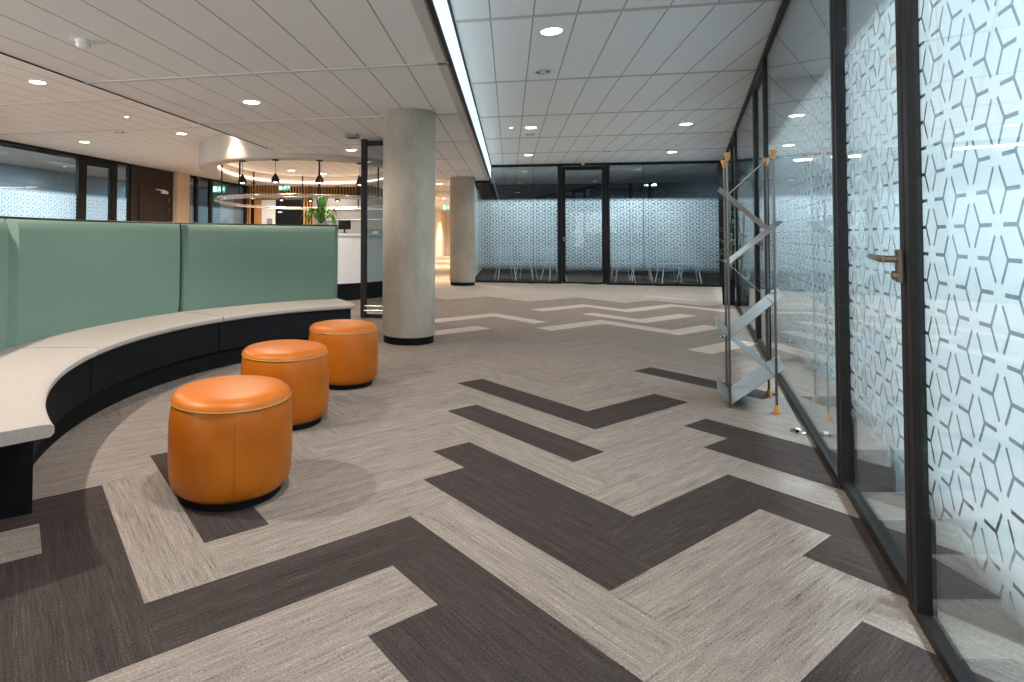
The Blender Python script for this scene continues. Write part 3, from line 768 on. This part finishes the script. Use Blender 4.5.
pend_px = [(241, 'n', 'left black bell pendant of the oval bulkhead, nearest the beige pier'), (273.5, 'n', 'black bell pendant in front of the black door'), (320, 'n', 'black bell pendant directly above the counter plant'),
           (361, 'n', 'black bell pendant beside the black steel post'), (252, 'f', 'small far pendant left of the rear exit sign'), (280, 'f', 'far pendant below the rear exit sign'), (309, 'f', 'far pendant against the timber slats left of the plant'), (338.6, 'f', 'far pendant in front of the grey pantry unit')]
for px, side, lb in pend_px:
    cand = []
    for x, y in oval(A2, B2, 720):
        wx, wy = x * math.cos(PHI) + y * math.sin(PHI), -x * math.sin(PHI) + y * math.cos(PHI)
        e = abs(394.7 + 574 * wx / wy - px)
        if e < 1.5: cand.append((wy, x, y))
    if not cand: continue
    q = min(cand) if side == 'n' else max(cand)
    if first is None: first = pendant(q[1], q[2], lb)
    else: dup(first, (q[1], q[2], ZR), lb)

# black steel partition frame with glass beside the near column
sf = thing('glass_screen', 'black steel framed glass screen beside the near column', 'screen', (-1.95, 7.62, 0))
bm = bmesh.new(); bx(bm, (0, 0, LOW / 2), (.075, .075, LOW - .004)); bx(bm, (.68, 0, LOW / 2), (.06, .06, LOW - .004)); bx(bm, (.34, 0, LOW - .06), (.68, .06, .07)); bx(bm, (.34, .02, .03), (.68, .04, .05)); obj('frame', bm, M['black'], sf, bevel=.003)
bm = bmesh.new(); bx(bm, (.34, 0, LOW / 2), (.62, .01, LOW - .2)); obj('glass_pane', bm, M['glassfar'], sf)
bm = bmesh.new()
for z in (.11, .17): cyl(bm, (.02, -.05, z), (.64, -.05, z), .012, seg=10)
obj('lower_rail', bm, M['chrome'], sf, smooth=True)

# tall plant behind the brochure stand
tp = thing('potted_plant', 'tall thin plant in a black pot behind the brochure stand', 'plant', (3.53, 10.35, 0))
bm = bmesh.new(); lathe(bm, [(0, 0), (.085, 0), (.10, .42), (.09, .42), (.085, .39), (0, .39)], seg=28); obj('pot', bm, M['plinth'], tp, smooth=True)
bm = bmesh.new(); rnd = random.Random(5)
for k in range(3): tube(bm, [(0.02 * k, 0, .4), (.03 * math.cos(k * 2), .03 * math.sin(k * 2), 1.0), (.06 * math.cos(k * 2), .06 * math.sin(k * 2), 1.5)], .008, seg=6)
obj('stem', bm, M['soil'], tp)
bm = bmesh.new()
for k in range(46):
    z = rnd.uniform(.62, 1.62); leaf(bm, (rnd.uniform(-.05, .05), rnd.uniform(-.05, .05), z), k * 2.4, rnd.uniform(.10, .24), .026, rnd.uniform(.02, .12), rnd.uniform(.0, .12), 6)
obj('leaves', bm, M['leaf'], tp)

# ------------------------------------------------------------------ exit signs
def exit_sign(x, y, z, rz, label, zc):
    t = thing('exit_sign', label, 'exit sign', (x, y, z), rz, 'green exit signs')
    bm = bmesh.new(); bx(bm, (0, 0, 0), (.33, .04, .17)); obj('sign_box', bm, M['exitg'], t, bevel=.004)
    bm = bmesh.new()
    bx(bm, (-.10, -.022, 0), (.08, .004, .13))                                     # doorway
    bx(bm, (.02, -.022, .045), (.024, .004, .024)); bx(bm, (.015, -.022, .012), (.026, .004, .05), ry=R(15))   # running figure
    bx(bm, (.035, -.022, -.03), (.016, .004, .055), ry=R(-35)); bx(bm, (-.008, -.022, -.03), (.016, .004, .055), ry=R(38)); bx(bm, (.045, -.022, .018), (.045, .004, .012), ry=R(-20))
    bx(bm, (.115, -.022, 0), (.06, .004, .016)); bx(bm, (.138, -.022, .013), (.035, .004, .014), ry=R(45)); bx(bm, (.138, -.022, -.013), (.035, .004, .014), ry=R(-45))
    obj('pictogram', bm, M['exitw'], t)
    for sx in (-.1, .1):
        bm = bmesh.new(); cyl(bm, (sx, 0, .085), (sx, 0, zc - z), .004, seg=6); obj('hanger', bm, M['chrome'], t)
exit_sign(*at_px(218.5, 15.6), 2.36, PHI, 'green exit sign hanging before the left glazing, beyond the beige pier', CEIL)
exit_sign(*at_px(284, 16.6), 2.50, PHI, 'green exit sign above the white and black doors', CEIL)
exit_sign(*at_px(447.5, 20), 2.10, PHI, 'small green exit sign in the bright corridor beside the far column', LOW)
t = thing('fire_alarm', 'small red alarm lamp at the top of the glazing beyond the pier', 'alarm', (-8.86, 15.2, 2.74))
bm = bmesh.new(); lathe(bm, [(0, 0), (.05, 0), (.05, .03), (.03, .05), (0, .05)], seg=20); obj('lens', bm, M['red'], t, smooth=True)

# ------------------------------------------------------------------ ceiling fittings
def downlight(x, y, z, m, label, r=.085):
    t = thing('downlight', label, 'downlight', (x, y, z), 0, 'round recessed downlights')
    bm = bmesh.new(); lathe(bm, [(r + .016, 0), (r + .014, -.006), (r, -.006), (r - .004, .0)], seg=36); obj('trim_ring', bm, M['white'], t, smooth=True)
    bm = bmesh.new(); lathe(bm, [(0, -.003), (r, -.003)], seg=36); obj('diffuser', bm, m, t)
    return t
def spot(x, y, z, power, col, size=140, blend=.8, rad=.07, name='Spot'):
    l = bpy.data.lights.new(name, 'SPOT'); l.energy = power; l.color = col; l.spot_size = R(size); l.spot_blend = blend; l.shadow_soft_size = rad
    o = bpy.data.objects.new(name, l); C.objects.link(o); o.location = (x, y, z - .02); return o
NEU, WARM = (1, .95, .90), (1, .80, .62)
HI = [(.344, 4.842, 'bright downlight in the higher ceiling nearest the viewer'), (.336, 9.166, 'downlight in higher ceiling beside the small round vent'), (.40, 12.31, 'last left downlight before the far glass wall'),
      (2.613, 9.293, 'right downlight of the higher ceiling, nearer one'), (3.213, 12.373, 'right downlight of the higher ceiling, before the far wall')]
f1 = None
for x, y, lb in HI:
    if f1 is None: f1 = downlight(x, y, CEIL, M['emitc'], lb)
    else: dup(f1, (x, y, CEIL), lb)
    spot(x, y, CEIL, 85, NEU)
LO = [(-2.50, 5.26, LOW, 'downlight in the lower ceiling above the bench middle'), (-2.4, 8.55, LOW, 'downlight in the lower ceiling beside the ceiling vent')]
f2 = None
for x, y, z, lb in LO:
    if f2 is None: f2 = downlight(x, y, z, M['emitw'], lb, .08)
    else: dup(f2, (x, y, z), lb)
    spot(x, y, z, 100, (1, .86, .72), 150, .5, .05)
for x, y, lb in ((-5.128, 5.424, 'left zone downlight nearest the viewer'), (-7.638, 9.163, 'left zone downlight beside the left glazing'), (-7.0, 12.42, 'left zone downlight beyond the beige pier edge'), (-5.38, 8.68, 'left zone downlight beside the oval bulkhead'), (-4.45, 8.62, 'left zone downlight grazing the front of the oval bulkhead'),
                 (-7.9, 6.0, 'left zone downlight at the far left of the bench')):
    dup(f2, (x, y, CEIL), lb); spot(x, y, CEIL, 290 if y < 8 or y > 9.12 else 60, WARM, 160 if y < 8 or y > 9.12 else 95)
# downlights outside the picture that light the foreground
for x, y, z, pw, c in ((.34, .55, CEIL, 60, NEU), (-2.75, 2.0, LOW, 190, (1, .91, .82)), (-.62, 2.0, LOW, 95, (1, .92, .84)), (.34, -2.6, CEIL, 50, NEU), (-5.1, 1.6, CEIL, 60, WARM)):
    o = dup(f1 if z == CEIL else f2, (x, y, z), {(.34, .55): 'downlight in the higher ceiling just above the viewer', (-2.75, 2.0): 'downlight in the lower ceiling above the near bench end', (-.62, 2.0): 'downlight in the lower ceiling before the nearest ottoman', (.34, -2.6): 'downlight in the higher ceiling behind the viewer', (-5.1, 1.6): 'left zone downlight beside the viewer'}[(x, y)])
    spot(x, y, z, pw, c, 140, .4, .03)
for x, y, lb in ((-7.6, 17.2, 'added unseen downlight brightening the timber slats, left'), (-5.4, 16.2, 'added unseen downlight brightening the pantry unit')):  # extra lamps hidden by the bulkhead, added to brighten the slat wall
    dup(f2, (x, y, CEIL), lb); spot(x, y, CEIL, 260, WARM, 165)
# reception: lights within the oval, and corridor lights
for x, y in ((-4.9, 12.4), (-3.6, 10.7), (-4.4, 13.2), (-4.0, 9.9)):
    dup(f2, (x, y, 2.60), 'downlight inside the oval bulkhead, ' + {-4.9: 'left', -3.6: 'right', -4.4: 'rear', -4.0: 'front'}[x]); spot(x, y, 2.60, 110, (1, .78, .58), 165)
for x, y in ((-1.75, 14.6), (-2.3, 20.5), (-2.3, 25.0), (-2.3, 29.5)):
    dup(f2, (x, y, LOW), 'corridor downlight %s' % {14.6: 'nearest the far column', 20.5: 'behind the far column', 25.0: 'halfway down the corridor', 29.5: 'at the corridor end'}[y]); spot(x, y, LOW, 620 if y > 17 else 420, (1, .78, .56))
# tiny LED points
def led(x, y, z, lb):
    t = thing('indicator_light', lb, 'indicator light', (x, y, z)); bm = bmesh.new(); lathe(bm, [(0, -.004), (.018, -.004), (.020, 0), (0, 0)], seg=16); obj('lens', bm, M['emitc'], t)
led(.03, 9.15, CEIL, 'tiny bright point light left of the second walkway downlight'); led(-5.4, 7.3, CEIL, 'tiny bright point light in the left ceiling zone')
# round swirl vents
def vent(x, y, z, r, lb):
    t = thing('ceiling_vent', lb, 'vent', (x, y, z)); bm = bmesh.new(); lathe(bm, [(r, 0), (r, -.006), (r * .86, -.010), (0, -.010)], seg=36); obj('vent_plate', bm, M['white'], t, smooth=True)
    bm = bmesh.new()
    for k in range(14):
        a = 2 * PI * k / 14; bx(bm, (r * .52 * math.cos(a), r * .52 * math.sin(a), -.0115), (r * .30, r * .07, .003), a + .35)
    obj('blades', bm, M['plinth'], t)
vent(.34, 6.02, CEIL, .11, 'round swirl vent in the higher ceiling near the viewer'); vent(.34, 9.75, CEIL, .10, 'small round vent beyond the second walkway downlight'); vent(1.9, 12.0, CEIL, .12, 'round vent before the far glass door')
vent(-6.3, 8.35, CEIL, .11, 'round vent in the left ceiling zone')
t = thing('ceiling_speaker', 'square grey ceiling sensor box beside the near column', 'sensor', (-2.02, 7.25, LOW)); bm = bmesh.new(); bx(bm, (0, 0, -.02), (.16, .16, .04)); obj('housing', bm, M['pot'], t, bevel=.006); bm = bmesh.new(); bx(bm, (0, 0, -.043), (.09, .09, .006)); obj('grille', bm, M['plinth'], t)
t = thing('smoke_detector', 'white smoke detector on the lower ceiling at top left', 'smoke detector', (-2.83, 3.37, LOW))
bm = bmesh.new(); lathe(bm, [(0, 0), (.052, 0), (.052, -.018), (.045, -.022)], seg=28); lathe(bm, [(.045, -.022), (.048, -.030), (.040, -.048), (.02, -.054), (0, -.055)], seg=28); obj('housing', bm, M['white'], t, smooth=True)
t = thing('door_sensor', 'small white sensor above the far glass door', 'sensor', (1.68, FY - .06, CEIL - .005)); bm = bmesh.new(); lathe(bm, [(0, -.05), (.025, -.045), (.04, -.02), (.042, 0), (0, 0)], seg=20); obj('dome', bm, M['white'], t, smooth=True)
t = thing('wall_speaker', 'small black box at the top right end of the far wall', 'speaker', (4.60, FY - .12, 2.60)); bm = bmesh.new(); bx(bm, (0, 0, 0), (.13, .12, .13)); obj('cabinet', bm, M['black'], t, bevel=.01)

# ------------------------------------------------------------------ light
def area(loc, sx, sy, power, col, rot, name='Area'):
    l = bpy.data.lights.new(name, 'AREA'); l.shape = 'RECTANGLE'; l.size = sx; l.size_y = sy; l.energy = power; l.color = col
    o = bpy.data.objects.new(name, l); C.objects.link(o); o.location = loc; o.rotation_euler = rot; return o
# cool lamps added behind the right wall to make its film glow
bmn = 0
for k, (y, pw) in enumerate(((.2, 150), (2.3, 140), (4.5, 190), (6.3, 80), (8.6, 180), (12.4, 150))):
    c = to3(P0, RANG, sa(y), -1.7, CEIL - .012)
    t = thing('film_backlight', 'added cool backlight panel in the offices, number %s along the wall' % ('one', 'two', 'three', 'four', 'five', 'six')[k], 'ceiling lamp', c, RANG, 'added office backlights')
    bm = bmesh.new(); bx(bm, (0, 0, 0), (1.25, .62, .02)); obj('frame', bm, M['white'], t)
    area((c[0], c[1], c[2] - .014), 1.2, .6, pw, (.82, .94, 1.0), (0, 0, RANG))
for k, (x, y, pw) in enumerate(((.4, 14.8, 110), (2.9, 14.8, 150))):  # lamps added in the far room to light its film from behind
    t = thing('film_backlight', 'added backlight panel in the far room, %s' % ('left', 'right')[k], 'ceiling lamp', (x, y, CEIL - .012), 0, 'added far room backlights')
    bm = bmesh.new(); bx(bm, (0, 0, 0), (1.25, .32, .02)); obj('frame', bm, M['white'], t)
    area((x, y, CEIL - .026), 1.2, .3, pw, (.88, .95, 1.0), (0, 0, 0))
for k, (y, pw) in enumerate(((6.0, 80), (9.5, 110), (12.0, 60), (16.5, 90))):  # lamps added beyond the left glazing to backlight its film
    t = thing('film_backlight', 'added backlight panel in the left rooms, %s' % ('first', 'second', 'third', 'fourth')[k], 'ceiling lamp', (-10.4, y, CEIL - .012), 0, 'added left room backlights')
    bm = bmesh.new(); bx(bm, (0, 0, 0), (.32, 1.25, .02)); obj('frame', bm, M['white'], t)
    area((-10.4, y, CEIL - .026), .3, 1.2, pw, (.74, .88, 1.0), (0, 0, 0))
# fill light from added panels, unseen behind and left of the viewer
bm = bmesh.new(); bx(bm, (0, 0, 0), (3.5, .06, 2.2))
wf = obj('window_14', bm, M['white']); wf.location = (-7.1, -4.17, 1.45); struct(wf, 'added fill light panel on the unseen wall behind the viewer', 'window')
area((-7.1, -4.12, 1.45), 3.3, 2.0, 420 * FILL, (.92, .96, 1.0), (R(90), 0, 0), 'FillLight')
bm = bmesh.new(); bx(bm, (0, 0, 0), (.06, 6.6, 2.2))
wf = obj('window_15', bm, M['white']); wf.location = (-9.02, -.2, 1.45); struct(wf, 'added fill light panel on the unseen left wall behind the viewer', 'window')
area((-8.97, -.2, 1.45), 6.4, 2.0, 520 * FILL, (.92, .96, 1.0), (R(90), 0, R(90 + 180)), 'FillLight')
w = bpy.data.worlds.new('World'); sc.world = w; w.use_nodes = True
w.node_tree.nodes['Background'].inputs[0].default_value = (.6, .75, .9, 1); w.node_tree.nodes['Background'].inputs[1].default_value = .15

# ------------------------------------------------------------------ camera
cam = bpy.data.cameras.new('Camera'); co = bpy.data.objects.new('Camera', cam); C.objects.link(co); sc.camera = co
f, cy, pit, rol, cx, H = 573.78, 219.073, R(1.557), R(.185), 394.676, 1.136
cam.sensor_width = 36; cam.sensor_fit = 'HORIZONTAL'; cam.lens = f / 1024 * 36
cam.shift_x = (512 - cx) / 1024; cam.shift_y = -(341 - cy) / 1024
cam.clip_start = .05; cam.clip_end = 100
fw = Vector((0, math.cos(pit), math.sin(pit))); up = Vector((0, -math.sin(pit), math.cos(pit))); rt = Vector((1, 0, 0))
r2 = math.cos(rol) * rt + math.sin(rol) * up; u2 = -math.sin(rol) * rt + math.cos(rol) * up
m3 = Matrix((r2, u2, -fw)).transposed()
co.matrix_world = Matrix.Translation((0, 0, H)) @ Matrix.Rotation(R(11.3009), 4, 'Z') @ m3.to_4x4()

sc.view_settings.view_transform = 'Standard'; sc.view_settings.look = 'None'; sc.view_settings.exposure = .34; sc.view_settings.gamma = 1
sc.view_settings.use_curve_mapping = False
sc.cycles.use_denoising = True
sc.cycles.max_bounces = 8; sc.cycles.diffuse_bounces = 5; sc.cycles.transparent_max_bounces = 24; sc.cycles.glossy_bounces = 4
sc.cycles.sample_clamp_indirect = 6
sc.cycles.caustics_reflective = False; sc.cycles.caustics_refractive = False
